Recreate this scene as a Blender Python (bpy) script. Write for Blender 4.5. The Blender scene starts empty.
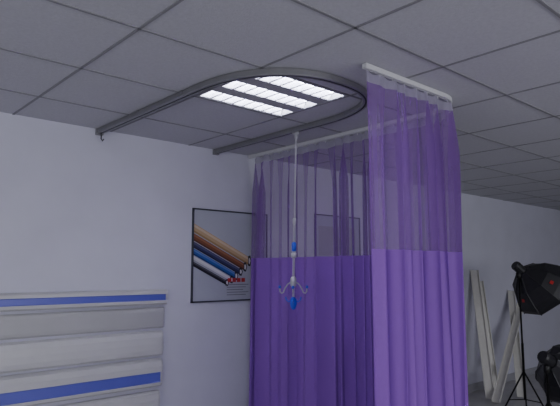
import bpy, bmesh, math, random
from mathutils import Vector, Matrix
random.seed(4)
S=bpy.context.scene
COL=S.collection

# ------------------------------------------------------------ helpers
def mat(name,col,rough=.6,metal=0,noise=0,nscale=20,bump=0,bscale=60,emit=None,estr=0,spec=.5):
    m=bpy.data.materials.new(name);m.use_nodes=True
    nt=m.node_tree;b=nt.nodes['Principled BSDF']
    b.inputs['Base Color'].default_value=(*col,1);b.inputs['Roughness'].default_value=rough
    b.inputs['Metallic'].default_value=metal;b.inputs['Specular IOR Level'].default_value=spec
    tc=nt.nodes.new('ShaderNodeTexCoord')
    if noise:
        n=nt.nodes.new('ShaderNodeTexNoise');n.inputs['Scale'].default_value=nscale;n.inputs['Detail'].default_value=5
        nt.links.new(tc.outputs['Object'],n.inputs['Vector'])
        r=nt.nodes.new('ShaderNodeValToRGB')
        r.color_ramp.elements[0].position=.3;r.color_ramp.elements[1].position=.7
        r.color_ramp.elements[0].color=(*[c*(1-noise) for c in col],1)
        r.color_ramp.elements[1].color=(*[min(1,c*(1+noise)) for c in col],1)
        nt.links.new(n.outputs['Fac'],r.inputs['Fac']);nt.links.new(r.outputs['Color'],b.inputs['Base Color'])
    if bump:
        n2=nt.nodes.new('ShaderNodeTexNoise');n2.inputs['Scale'].default_value=bscale;n2.inputs['Detail'].default_value=4
        nt.links.new(tc.outputs['Object'],n2.inputs['Vector'])
        bp=nt.nodes.new('ShaderNodeBump');bp.inputs['Strength'].default_value=bump;bp.inputs['Distance'].default_value=.01
        nt.links.new(n2.outputs['Fac'],bp.inputs['Height']);nt.links.new(bp.outputs['Normal'],b.inputs['Normal'])
    if emit:
        b.inputs['Emission Color'].default_value=(*emit,1);b.inputs['Emission Strength'].default_value=estr
    return m
def fabric(name,col,opacity,trans=.35,edge=.4):
    m=bpy.data.materials.new(name);m.use_nodes=True
    nt=m.node_tree;N=nt.nodes;L=nt.links
    for n in list(N): N.remove(n)
    out=N.new('ShaderNodeOutputMaterial')
    d=N.new('ShaderNodeBsdfPrincipled');d.inputs['Base Color'].default_value=(*col,1);d.inputs['Roughness'].default_value=.55
    d.inputs['Specular IOR Level'].default_value=.2
    t=N.new('ShaderNodeBsdfTranslucent');t.inputs['Color'].default_value=(*col,1)
    mx=N.new('ShaderNodeMixShader');mx.inputs[0].default_value=trans
    L.new(d.outputs[0],mx.inputs[1]);L.new(t.outputs[0],mx.inputs[2])
    if opacity<1:
        tr=N.new('ShaderNodeBsdfTransparent');m2=N.new('ShaderNodeMixShader')
        # a net covers more when its threads are seen at a slant
        lw=N.new('ShaderNodeLayerWeight');lw.inputs['Blend'].default_value=.35
        mr=N.new('ShaderNodeMapRange');mr.inputs['To Min'].default_value=opacity;mr.inputs['To Max'].default_value=min(1,opacity+edge)
        L.new(lw.outputs['Facing'],mr.inputs['Value']);L.new(mr.outputs[0],m2.inputs[0])
        L.new(tr.outputs[0],m2.inputs[1]);L.new(mx.outputs[0],m2.inputs[2]);L.new(m2.outputs[0],out.inputs[0])
    else: L.new(mx.outputs[0],out.inputs[0])
    return m
def mkobj(name,bm,mats,parent=None,smooth=False):
    me=bpy.data.meshes.new(name);bm.normal_update();bm.to_mesh(me);bm.free()
    for m in mats: me.materials.append(m)
    if smooth:
        for p in me.polygons:p.use_smooth=True
    o=bpy.data.objects.new(name,me);COL.objects.link(o)
    if parent:o.parent=parent
    return o
def empty(name,loc=(0,0,0)):
    e=bpy.data.objects.new(name,None);COL.objects.link(e);e.empty_display_size=.1
    return e
def box(bm,a,b,mi=0):
    x0,y0,z0=a;x1,y1,z1=b
    v=[bm.verts.new(p) for p in [(x0,y0,z0),(x1,y0,z0),(x1,y1,z0),(x0,y1,z0),(x0,y0,z1),(x1,y0,z1),(x1,y1,z1),(x0,y1,z1)]]
    for f in [(3,2,1,0),(4,5,6,7),(0,1,5,4),(1,2,6,5),(2,3,7,6),(3,0,4,7)]:
        fc=bm.faces.new([v[i] for i in f]);fc.material_index=mi
def frame_of(d):
    d=d.normalized();u=d.cross(Vector((0,0,1)))
    if u.length<1e-4:u=Vector((1,0,0))
    u.normalize();return u,u.cross(d).normalized()
def sweep(bm,pts,prof,mi=0,closed_prof=True,cap=True,mis=None):
    rings=[]
    pts=[Vector(p) for p in pts]
    for i,p in enumerate(pts):
        d=(pts[min(i+1,len(pts)-1)]-pts[max(i-1,0)])
        u,w=frame_of(d)
        rings.append([bm.verts.new(p+u*a+w*b) for a,b in prof])
    n=len(prof)
    for i in range(len(rings)-1):
        for j in range(n if closed_prof else n-1):
            f=bm.faces.new([rings[i][j],rings[i][(j+1)%n],rings[i+1][(j+1)%n],rings[i+1][j]])
            f.material_index=mis[j] if mis else mi
    if cap and closed_prof:
        for r in (rings[0],rings[-1]):
            f=bm.faces.new(r);f.material_index=mi
def tube(bm,pts,r,seg=10,mi=0):
    sweep(bm,pts,[(r*math.cos(2*math.pi*k/seg),r*math.sin(2*math.pi*k/seg)) for k in range(seg)],mi)
def lathe(bm,c,prof,seg=14,mi=0):
    c=Vector(c);rings=[[bm.verts.new(c+Vector((r*math.cos(2*math.pi*k/seg),r*math.sin(2*math.pi*k/seg),z))) for k in range(seg)] for r,z in prof]
    for i in range(len(rings)-1):
        for k in range(seg):
            f=bm.faces.new([rings[i][k],rings[i][(k+1)%seg],rings[i+1][(k+1)%seg],rings[i+1][k]]);f.material_index=mi
    for r in (rings[0],rings[-1]):
        f=bm.faces.new(r);f.material_index=mi

# ------------------------------------------------------------ room
W=3.93; H=2.65
XL,XR,YB=-3.6,12.6,-4.2
m_wall=mat('wall_paint',(.58,.58,.67),.8,noise=.03,nscale=3,bump=.05,bscale=90)
m_tile=mat('ceiling_tile',(.52,.52,.55),.9,noise=.05,nscale=60,bump=.25,bscale=160)
m_tbar=mat('ceiling_tbar',(.25,.25,.26),.6,noise=.05,nscale=6)
m_floor=mat('floor_vinyl',(.44,.43,.43),.4,noise=.12,nscale=4)
m_base=mat('baseboard_pvc',(.35,.35,.38),.5,noise=.03)
m_wf=mat('added_window_frame_white',(.7,.7,.7),.4)
bm=bmesh.new();box(bm,(XL,W,0),(XR,W+.1,H+.2));mkobj('wall_back',bm,[m_wall])
lw0,lw1,lz0,lz1=-3.0,2.0,.9,2.3
bm=bmesh.new()
for a,b in [((YB,lw0),(0,H+.2)),((lw1,W),(0,H+.2)),((lw0,lw1),(0,lz0)),((lw0,lw1),(lz1,H+.2))]:
    box(bm,(XL-.1,a[0],b[0]),(XL,a[1],b[1]))
mkobj('wall_left',bm,[m_wall])
bm=bmesh.new()
for k in range(5):
    y=lw0+(lw1-lw0-.05)*k/4;box(bm,(XL-.07,y,lz0),(XL-.02,y+.05,lz1))
for z in [lz0,lz1-.05]:box(bm,(XL-.07,lw0,z),(XL-.02,lw1,z+.05))
mkobj('added_window_2',bm,[m_wf])  # unseen side window, added so light reaches the curtain from the left
bm=bmesh.new();box(bm,(XR,YB,0),(XR+.1,W,H+.2));mkobj('wall_right',bm,[m_wall])
bm=bmesh.new()
wx0,wx1,wz0,wz1=-1.5,7.0,.95,2.25
for a,b in [((XL,wx0),(0,H+.2)),((wx1,XR),(0,H+.2)),((wx0,wx1),(0,wz0)),((wx0,wx1),(wz1,H+.2))]:
    box(bm,(a[0],YB-.1,b[0]),(a[1],YB,b[1]))
mkobj('wall_front',bm,[m_wall])
bm=bmesh.new()
for k in range(8):
    x=wx0+(wx1-wx0-.05)*k/7;box(bm,(x,YB-.07,wz0),(x+.05,YB-.02,wz1))
for z in [wz0,wz1-.05]:box(bm,(wx0,YB-.07,z),(wx1,YB-.02,z+.05))
mkobj('added_window_1',bm,[m_wf])  # unseen window behind the camera, put in and sized to light the room
bm=bmesh.new();box(bm,(XL,YB,-.1),(XR,W,0));mkobj('floor',bm,[m_floor])
bm=bmesh.new();box(bm,(XL,W-.012,0),(XR,W,.1));mkobj('baseboard_back',bm,[m_base])

# suspended ceiling : tiles + T bars, bays left open for the luminaires
TX,TY=.70,.64; GX,GY=1.775,2.13
i0=int(math.floor((XL-GX)/TX));i1=int(math.ceil((XR-GX)/TX));j0=int(math.floor((YB-GY)/TY));j1=int(math.ceil((W-GY)/TY))
lights_at={(0,0),(-4,-5),(3,-6)}  # two of these bays are out of view, panels added for extra light
bm=bmesh.new();hw=.007
for i in range(i0,i1):
    for j in range(j0,j1):
        if (i,j) in lights_at: continue
        x0=max(XL,GX+i*TX+hw-.002);x1=min(XR,GX+(i+1)*TX-hw+.002);y0=max(YB,GY+j*TY+hw-.002);y1=min(W,GY+(j+1)*TY-hw+.002)
        if x1<=x0 or y1<=y0: continue
        box(bm,(x0,y0,H+.004),(x1,y1,H+.02),0)
for i in range(i0,i1+1):
    x=GX+i*TX
    if XL<x<XR: box(bm,(x-hw,YB,H),(x+hw,W,H+.03),1)
for j in range(j0,j1+1):
    y=GY+j*TY
    if YB<y<W: box(bm,(XL,y-hw,H),(XR,y+hw,H+.029),1)
box(bm,(XL,YB,H+.18),(XR,W,H+.2),0)
mkobj('ceiling',bm,[m_tile,m_tbar])

# ------------------------------------------------------------ louvre luminaires
m_met=mat('luminaire_white_steel',(.42,.42,.44),.45,noise=.03,nscale=8)
m_ref=mat('luminaire_reflector',(.85,.85,.9),.25,metal=.5)
m_tube=mat('fluorescent_tube',(1,1,1),.5,emit=(.86,.88,1.0),estr=45)
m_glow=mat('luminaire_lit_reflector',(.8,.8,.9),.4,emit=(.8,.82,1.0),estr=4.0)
def luminaire(i,j):
    x0,x1=GX+i*TX+hw,GX+(i+1)*TX-hw;y0,y1=GY+j*TY+hw,GY+(j+1)*TY-hw
    e=empty('ceiling_light_panel')
    bm=bmesh.new()
    top=H+.09
    box(bm,(x0,y0,top),(x1,y1,top+.008),0)
    for a,b in [((x0,y0),(x1,y0+.012)),((x0,y1-.012),(x1,y1)),((x0,y0),(x0+.012,y1)),((x1-.012,y0),(x1,y1))]:
        box(bm,(a[0],a[1],H+.001),(b[0],b[1],top),0)
    n=3;sl=.128;pad=.02
    gap=((y1-y0)-2*pad-n*sl)/(n-1)
    ys=[y0+pad+k*(sl+gap) for k in range(n)]
    prev=y0
    for k in range(n+1):
        nx=ys[k] if k<n else y1
        box(bm,(x0,prev,H+.003),(x1,nx,H+.010),0)
        if k<n: prev=ys[k]+sl
    box(bm,(x0,y0,H+.002),(x0+.015,y1,H+.010),0);box(bm,(x1-.015,y0,H+.002),(x1,y1,H+.010),0)
    mkobj('housing',bm,[m_met],e)
    bm=bmesh.new()
    for y in ys:
        pr=[]
        for k in range(9):
            t=k/8;pr.append((y+t*sl,H+.010+.055*math.sin(math.pi*t)))
        for k in range(8):
            v=[bm.verts.new(p) for p in [(x0+.015,*pr[k]),(x1-.015,*pr[k]),(x1-.015,*pr[k+1]),(x0+.015,*pr[k+1])]]
            bm.faces.new(v)
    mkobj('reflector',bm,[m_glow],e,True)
    bm=bmesh.new()
    for y in ys:
        for k in range(1,8):
            x=x0+.015+(x1-x0-.03)*k/8
            v=[bm.verts.new(p) for p in [(x-.007,y,H+.004),(x-.007,y+sl,H+.004),(x-.003,y+sl*.9,H+.034),(x-.003,y+sl*.1,H+.034),
                                         (x+.007,y,H+.004),(x+.007,y+sl,H+.004),(x+.003,y+sl*.9,H+.034),(x+.003,y+sl*.1,H+.034)]]
            for f in [(0,1,2,3),(7,6,5,4),(0,4,5,1),(2,6,7,3)]: bm.faces.new([v[q] for q in f])
    mkobj('louvre_blades',bm,[m_ref],e)
    bm=bmesh.new()
    for y in ys: tube(bm,[(x0+.03,y+sl/2,H+.046),(x1-.03,y+sl/2,H+.046)],.008,8)
    mkobj('tubes',bm,[m_tube],e)
for c in sorted(lights_at): luminaire(*c)

# ------------------------------------------------------------ U shaped drip track
m_alu=mat('anodised_aluminium',(.27,.27,.28),.35,metal=.6,noise=.06,nscale=8)
m_alud=mat('track_slot_dark',(.05,.05,.06),.5)
m_plw=mat('white_plastic',(.58,.58,.60),.4)
m_plg=mat('grey_plastic',(.42,.42,.45),.4)
xa,xb=1.68,2.745;R_=(xb-xa)/2;cy=2.62;RY=.655
def se(v,p=.84): return math.copysign(abs(v)**p,v)
path=[(xa,W-.02,0)]+[(xa,W-.02-(W-.02-cy)*k/12,0) for k in range(1,12)]
path+=[(xa+R_-R_*se(math.cos(math.pi*k/48)),cy-RY*se(math.sin(math.pi*k/48)),0) for k in range(49)]
path+=[(xb,cy+(W-.02-cy)*k/12,0) for k in range(1,13)]
zt=H-.018
path=[(p[0],p[1],zt) for p in path]
e=empty('drip_rail_track')
bm=bmesh.new()
sweep(bm,path,[(-.021,.017),(-.021,-.012),(-.018,-.017),(-.005,-.017),(-.005,-.008),(.005,-.008),(.005,-.017),(.018,-.017),(.021,-.012),(.021,.017)],0,mis=[0,0,0,1,1,1,0,0,0,0])
mkobj('u_profile',bm,[m_alu,m_alud],e)
bm=bmesh.new()
for x in (xa,xb):
    box(bm,(x-.026,W-.03,zt-.026),(x+.026,W,zt+.017))
for k in (6,11,61,67):
    p=path[k];box(bm,(p[0]-.026,p[1]-.012,zt+.004),(p[0]+.026,p[1]+.012,zt+.018))
mkobj('brackets',bm,[m_alu],e)
bm=bmesh.new()
tube(bm,[(xa,W-.05,zt-.01),(xa,W-.05,zt-.06),(xa+.012,W-.05,zt-.075),(xa+.02,W-.05,zt-.06)],.005,6)
mkobj('end_stop_hook',bm,[m_alud],e)

# ------------------------------------------------------------ drip hanger pole
e=empty('iv_drip_hanger')
m_ch=mat('chrome_rod',(.62,.62,.66),.3,metal=.3)
m_blue=mat('blue_plastic',(.02,.07,.6),.35)
px_,py_=xb,2.89
def pp(z):
    t=(zt-z)/1.3;return (px_-.028*t,py_+.012*t,z)
bm=bmesh.new()
box(bm,(px_-.012,py_-.03,zt-.036),(px_+.012,py_+.03,zt-.0175),1)
lathe(bm,(px_,py_,0),[(.006,zt-.075),(.013,zt-.07),(.013,zt-.037),(.006,zt-.03)],10,1)
tube(bm,[pp(zt-.05),pp(1.95)],.0065,8,0)
tube(bm,[pp(1.97),pp(1.50)],.009,10,0)
p=pp(1.95);lathe(bm,(p[0],p[1],0),[(.009,1.93),(.013,1.935),(.013,1.965),(.008,1.975)],10,1)
p=pp(1.76);lathe(bm,(p[0],p[1],0),[(.010,1.735),(.017,1.74),(.017,1.79),(.010,1.80)],10,2)
p=pp(1.70);lathe(bm,(p[0],p[1],0),[(.010,1.685),(.019,1.69),(.019,1.72),(.010,1.725)],10,1)
p=pp(1.5)
lathe(bm,(p[0],p[1],0),[(.010,1.48),(.022,1.49),(.022,1.54),(.012,1.555)],12,1)
lathe(bm,(p[0],p[1],0),[(.006,1.32),(.017,1.33),(.026,1.36),(.024,1.395),(.008,1.41)],12,2)
tube(bm,[(p[0],p[1],1.49),(p[0],p[1],1.38)],.008,8,0)
for k in range(4):
    a=math.pi/4+k*math.pi/2;c,s=math.cos(a),math.sin(a)
    P=[(0.01,1.52),(.04,1.50),(.06,1.47),(.072,1.44),(.085,1.435),(.096,1.45),(.098,1.475)]
    tube(bm,[(p[0]+c*r,p[1]+s*r,z) for r,z in P],.005,8,1)
    lathe(bm,(p[0]+c*.098,p[1]+s*.098,1.48),[(.002,-.012),(.010,-.006),(.010,.006),(.002,.012)],8,2)
    P=[(0.01,1.39),(.035,1.375),(.05,1.39),(.055,1.41)]
    tube(bm,[(p[0]+c*r,p[1]+s*r,z) for r,z in P],.005,8,2)
mkobj('telescopic_pole_with_hooks',bm,[m_ch,m_plg,m_blue],e,True)

# ------------------------------------------------------------ curtain on L track
m_mesh=fabric('curtain_net_purple',(.28,.13,.45),.47,.35,.35)
m_sol=fabric('curtain_solid_purple',(.265,.105,.49),1,.12)
m_head=fabric('curtain_header_white',(.44,.41,.52),.7,.4,.25)
cx,cyy=3.12,1.73;rc=.26
L=[]
Y0=W-.07
n=int((Y0-(cyy+rc))/.02)
L+=[(cx,Y0-(Y0-cyy-rc)*k/n) for k in range(n+1)]
L+=[(cx-rc+rc*math.cos(a),cyy+rc-rc*math.sin(a)) for a in [math.pi/2*k/16 for k in range(1,17)]]
L+=[(cx-rc-(cx-rc-2.14)*k/30,cyy) for k in range(1,31)]
e=empty('hospital_privacy_curtain')
bm=bmesh.new();zc_=H-.016
Lt=[(cx,W-.01)]+L+[(2.125,cyy)]
sweep(bm,[(x,y,zc_) for x,y in Lt],[(-.014,.016),(-.014,-.010),(-.005,-.012),(-.005,-.006),(.005,-.006),(.005,-.012),(.014,-.010),(.014,.016)],0)
mkobj('ceiling_track',bm,[m_plw],e)
P=[Vector((x,y,0)) for x,y in L];cum=[0]
for a,b in zip(P,P[1:]):cum.append(cum[-1]+(b-a).length)
def at(s):
    s=max(0,min(cum[-1],s))
    for k in range(len(cum)-1):
        if cum[k+1]>=s:
            t=(s-cum[k])/(cum[k+1]-cum[k]);p=P[k].lerp(P[k+1],t)
            d=(P[min(k+2,len(P)-1)]-P[max(k-1,0)]).normalized();return p,Vector((-d.y,d.x,0)),d
T=cum[-1];ds=.0045;ns=int(T/ds)
zs=[2.62,2.61,2.595,2.58,2.56,2.53,2.48,2.4,2.3,2.15,2.0,1.88,1.78,1.712,1.705,1.64,1.5,1.3,1.1,.9,.7,.5,.3,.16]
def ph(s): return 2*math.pi*(s/.11)+1.7*math.sin(s*4.1)+1.4*math.sin(s*9.3+1)+.6*math.sin(s*23)
bm=bmesh.new();grid=[]
for k in range(ns+1):
    s=T*k/ns;p,nn,dd=at(s);row=[]
    for z in zs:
        g=min(1,(2.63-z)/.35)
        amp=(.010+.040*g)*(.72+.38*math.sin(s*5.3+2)+.22*math.sin(s*14+.5))
        low=(2.6-z)/2.4
        f_=ph(s)+1.1*low*math.sin(s*3.1)+.8*low*math.sin(s*11)
        o=amp*(math.sin(f_)+.25*math.sin(2*f_+1.3*low)+.55*math.sin(f_*.37+low))
        sd=.25*amp*math.sin(2*f_)
        zz=z
        if z>2.57: zz=z-.014*(1-math.cos(ph(s)))*.5*(1 if z>2.6 else .6)
        row.append(bm.verts.new((p.x+nn.x*o+dd.x*sd,p.y+nn.y*o+dd.y*sd,zz)))
    grid.append(row)
for k in range(ns):
    for q in range(len(zs)-1):
        f=bm.faces.new([grid[k][q],grid[k+1][q],grid[k+1][q+1],grid[k][q+1]])
        z=zs[q];f.material_index=2 if z>2.57 else (0 if z>1.71 else 1)
mkobj('pleated_fabric',bm,[m_mesh,m_sol,m_head],e,True)
bm=bmesh.new()
s=.03
while s<T:
    p,nn,dd=at(s);tube(bm,[(p.x,p.y,zc_-.008),(p.x,p.y,2.605)],.0025,6)
    s+=.11
mkobj('glider_hooks',bm,[m_plw],e)

# ------------------------------------------------------------ wall protection rails
m_pvc=mat('rail_pvc_white',(.54,.54,.55),.4,noise=.03,nscale=5)
m_pvg=mat('rail_pvc_grey',(.42,.42,.43),.45,noise=.03,nscale=5)
m_bl=mat('rail_blue_insert',(.10,.11,.48),.35)
def rail(name,z0,z1,prof,mis,mats,x1=2.27,x0=-1.2):
    pts=[(W-.001,z0)]+[(W-o,z0+(z1-z0)*t) for o,t in prof]+[(W-.001,z1)]
    bm=bmesh.new();xs=[x0,x0+.012,x1-.03,x1-.012,x1];sc=[.7,1,1,.93,.65];rows=[]
    zm=(z0+z1)/2
    for x,k in zip(xs,sc):
        rows.append([bm.verts.new((x,W-.001-(W-.001-y)*k,zm+(z-zm)*(1 if k==1 else .9+.1*k))) for y,z in pts])
    for a in range(len(xs)-1):
        for q in range(len(pts)-1):
            f=bm.faces.new([rows[a][q],rows[a+1][q],rows[a+1][q+1],rows[a][q+1]])
            f.material_index=mis[q] if a in(1,) else 0
    bm.faces.new(rows[0]);bm.faces.new(rows[-1][::-1])
    mkobj(name,bm,mats)
rail('wall_handrail',1.33,1.45,[(.05,.02),(.068,.12),(.072,.3),(.066,.34),(.066,.66),(.072,.70),(.068,.88),(.05,.98)],[0,0,0,1,1,1,0,0,0],[m_pvc,m_bl],2.28)
rail('wall_crash_rail',1.15,1.31,[(.02,.0),(.028,.08),(.03,.2),(.03,.8),(.028,.92),(.02,1)],[0]*7,[m_pvg],2.27)
rail('wall_crash_rail',.94,1.13,[(.03,.0),(.045,.08),(.05,.25),(.05,.5),(.045,.75),(.03,.92),(.01,1)],[0]*8,[m_pvc],2.26)
rail('wall_handrail',.71,.92,[(.05,.02),(.068,.08),(.072,.18),(.066,.20),(.066,.52),(.072,.54),(.075,.75),(.06,.92),(.03,1)],[0,0,0,1,1,1,0,0,0,0],[m_pvc,m_bl],2.25)
rail('wall_crash_rail',.48,.68,[(.03,.0),(.05,.1),(.058,.3),(.058,.7),(.05,.9),(.03,1)],[0]*7,[m_pvc],2.24)

# ------------------------------------------------------------ posters
m_fr=mat('poster_frame_dark',(.04,.045,.06),.4)
m_pap=mat('poster_paper',(.42,.44,.50),.35,noise=.03,nscale=3)
cols=dict(cream=(.50,.36,.2),cream_l=(.62,.50,.34),cream_d=(.34,.22,.10),black=(.02,.02,.03),black_l=(.10,.10,.12),black_d=(.005,.005,.008),
 brown=(.2,.07,.03),brown_l=(.32,.14,.07),brown_d=(.09,.03,.015),blue=(.03,.09,.34),blue_l=(.10,.2,.5),blue_d=(.01,.03,.14),
 white=(.6,.6,.62),white_l=(.7,.7,.7),white_d=(.35,.35,.38),red=(.45,.03,.03),grey=(.2,.2,.23),
 navy=(.03,.03,.10),navy_l=(.08,.09,.2),navy_d=(.01,.01,.04))
cm={k:mat('poster_ink_'+k,v,.4) for k,v in cols.items()}
ck=list(cols)
def poster(name,x0,x1,z0,z1,polys):
    e=empty(name);fw=.012
    bm=bmesh.new()
    for a,b in [((x0,z0),(x1,z0+fw)),((x0,z1-fw),(x1,z1)),((x0,z0),(x0+fw,z1)),((x1-fw,z0),(x1,z1))]:
        box(bm,(a[0],W-.018,a[1]),(b[0],W,b[1]))
    mkobj('frame',bm,[m_fr],e)
    bm=bmesh.new();box(bm,(x0+fw,W-.010,z0+fw),(x1-fw,W-.002,z1-fw));mkobj('sheet',bm,[m_pap],e)
    bm=bmesh.new()
    for n_,(c,pl) in enumerate(polys):
        f=bm.faces.new([bm.verts.new((x0+u,W-.0102-.0001*n_,z0+v)) for u,v in pl]);f.material_index=ck.index(c)
    mkobj('print',bm,[cm[k] for k in ck],e)
def bar(u0,v0,u1,v1,w): return [(u0,v0),(u0,v0+w),(u1,v1+w),(u1,v1)]
pl=[]
seq=[('cream',.585,.075),('brown',.515,.062),('navy',.455,.052),('blue',.395,.055),('white',.345,.045),('black',.30,.04)]
for k,(c,v,w) in enumerate(seq):
    ue=.60-.05*k;sl=-.45
    pl.append((c,bar(.015,v,ue,v+sl*ue,w)))
    pl.append((c+'_l',bar(.015,v+w*.62,ue,v+w*.62+sl*ue,w*.28)))
    pl.append((c+'_d',bar(.015,v,ue,v+sl*ue,w*.25)))
    ve=v+sl*ue
    pl.append(('black',[(ue-.004,ve-.006),(ue-.004,ve+w+.004),(ue+.022,ve+w+.012),(ue+.036,ve+w*.5),(ue+.022,ve-.012)]))
    pl.append(('white_l',[(ue+.004,ve+w*.2),(ue+.004,ve+w*.8),(ue+.018,ve+w*.85),(ue+.026,ve+w*.5),(ue+.018,ve+w*.1)]))
for k in range(4):
    u=.37+.05*k;pl.append(('red',[(u,.165),(u,.20),(u+.04,.20),(u+.04,.165)]))
for k in range(5):
    pl.append(('grey',[(.36,.14-.022*k),(.36,.147-.022*k),(.60-.03*(k%3),.147-.022*k),(.60-.03*(k%3),.14-.022*k)]))
poster('wall_poster',2.52,3.34,1.33,2.12,pl)
poster('wall_poster',3.98,4.68,1.35,2.17,[('white_d',[(.05,.4),(.05,.7),(.62,.7),(.62,.4)]),('grey',[(.05,.1),(.05,.33),(.6,.33),(.6,.1)])])

# ------------------------------------------------------------ leaning PVC profiles
m_lean=mat('loose_pvc_profile',(.66,.65,.60),.5,noise=.03)
def plank(top,bot,w=.07,t=.03):
    bm=bmesh.new();sweep(bm,[bot,top],[(-w/2,-t/2),(w/2,-t/2),(w/2,t/2),(w/2-.008,t/2),(w/2-.008,-t/2+.008),(-w/2+.008,-t/2+.008),(-w/2+.008,t/2),(-w/2,t/2)])
    mkobj('leaning_rail_profile',bm,[m_lean])
plank((7.05,W-.04,1.60),(6.60,3.50,.03),.11)
plank((7.20,W-.04,1.45),(6.95,3.60,.03),.08)
plank((8.80,W-.04,1.66),(6.50,3.38,.03),.10)
plank((8.10,W-.04,1.30),(7.0,3.30,.03),.10)

# ------------------------------------------------------------ studio softboxes
m_blk=mat('softbox_black_fabric',(.015,.015,.018),.4,bump=.2,bscale=25)
m_dif=mat('softbox_diffuser',(.45,.45,.48),.7)
m_red=mat('softbox_red_label',(.5,.02,.02),.5)
m_stand=mat('stand_black_metal',(.02,.02,.02),.35,metal=.5)
def softbox(c,aim,rad,depth,labels=True):
    c=Vector(c);e=empty('studio_softbox')
    d=Vector(aim).normalized();q=d.to_track_quat('Z','Y');M=Matrix.Translation(c)@q.to_matrix().to_4x4()
    bm=bmesh.new();N_=8
    prof=[(.07,-depth),(.09,-depth+.02),(rad*.70,-depth*.6),(rad*.93,-depth*.2),(rad,0),(rad,.05),(rad-.012,.05),(rad-.012,.01)]
    rings=[[bm.verts.new((r*math.cos(2*math.pi*(k+.5)/N_),r*math.sin(2*math.pi*(k+.5)/N_),z)) for k in range(N_)] for r,z in prof]
    for a in range(len(rings)-1):
        for k in range(N_): bm.faces.new([rings[a][k],rings[a][(k+1)%N_],rings[a+1][(k+1)%N_],rings[a+1][k]])
    bm.faces.new(rings[0][::-1]);f=bm.faces.new(rings[-1]);f.material_index=1
    for k in range(N_):
        a=2*math.pi*(k+.5)/N_
        tube(bm,[((r+.004)*math.cos(a),(r+.004)*math.sin(a),z) for r,z in prof[1:6]],.005,6)
    ap=math.cos(math.pi/N_)
    for ka in (range(0,N_,2) if labels else []):
        a=2*math.pi*ka/N_;r1,r2=rad*.78,rad*.86
        vs=[]
        for r,z,o in [(r1,-depth*.46,-.02),(r1,-depth*.46,.02),(r2,-depth*.38,.02),(r2,-depth*.38,-.02)]:
            rr=r*ap+.012;vs.append(bm.verts.new((rr*math.cos(a)-o*math.sin(a),rr*math.sin(a)+o*math.cos(a),z)))
        f=bm.faces.new(vs);f.material_index=2
    seg=14;hr=[[bm.verts.new((r*math.cos(2*math.pi*k/seg),r*math.sin(2*math.pi*k/seg),z)) for k in range(seg)] for r,z in [(.045,-depth-.12),(.055,-depth-.1),(.055,-depth)]]
    for a_ in range(2):
        for k in range(seg): bm.faces.new([hr[a_][k],hr[a_][(k+1)%seg],hr[a_+1][(k+1)%seg],hr[a_+1][k]])
    bm.faces.new(hr[0][::-1])
    bm.transform(M)
    mkobj('softbox_head',bm,[m_blk,m_dif,m_red],e)
    p=c-d*(depth+.06)
    bm=bmesh.new()
    tube(bm,[(p.x,p.y,p.z-.03),(p.x,p.y,.2)],.010,10)
    tube(bm,[(p.x,p.y,min(.8,p.z-.2)),(p.x,p.y,.2)],.014,10)
    lathe(bm,(p.x,p.y,p.z-.09),[(.012,-.03),(.03,-.02),(.03,.03),(.012,.05)],10)
    for k in range(3):
        a=k*2*math.pi/3+.4
        tube(bm,[(p.x,p.y,.5),(p.x+.30*math.cos(a),p.y+.30*math.sin(a),.015)],.009,8)
        tube(bm,[(p.x,p.y,.2),(p.x+.19*math.cos(a),p.y+.19*math.sin(a),.2)],.006,8)
    mkobj('tripod_stand',bm,[m_stand],e,True)
softbox((6.42,2.72,1.38),(.45,-.2,-.38),.33,.34)
softbox((5.16,2.02,.70),(.55,-.1,-.3),.27,.26,False)

# ------------------------------------------------------------ light
w=bpy.data.worlds.new('World');S.world=w;w.use_nodes=True
w.node_tree.nodes['Background'].inputs[0].default_value=(.8,.85,1,1);w.node_tree.nodes['Background'].inputs[1].default_value=.5
def area(name,loc,rot,sx,sy,pw,col):
    l=bpy.data.lights.new(name,'AREA');l.shape='RECTANGLE';l.size=sx;l.size_y=sy;l.energy=pw;l.color=col
    o=bpy.data.objects.new(name,l);COL.objects.link(o);o.location=loc;o.rotation_euler=rot;return o
area('added_window_fill',((wx0+wx1)/2,YB-.12,(wz0+wz1)/2),(math.radians(90),0,0),wx1-wx0,wz1-wz0,190,(.93,.94,1))  # added fill lamp at the unseen front window
area('added_window_fill',(XL-.12,(lw0+lw1)/2,(lz0+lz1)/2),(math.radians(90),0,math.radians(-90)),lw1-lw0,lz1-lz0,85,(.93,.94,1))  # added lamp at the unseen left window, brightens the far curtain

# ------------------------------------------------------------ camera
F=Vector((.6615,.740,.121)).normalized();R=F.cross(Vector((0,0,1))).normalized();U=R.cross(F)
cam=bpy.data.cameras.new('camera');co=bpy.data.objects.new('camera',cam);COL.objects.link(co)
cam.sensor_width=36;cam.lens=36*550/560;cam.clip_start=.02
M=Matrix((R,U,-F)).transposed().to_4x4();M.translation=(0,0,1.6);co.matrix_world=M
S.camera=co
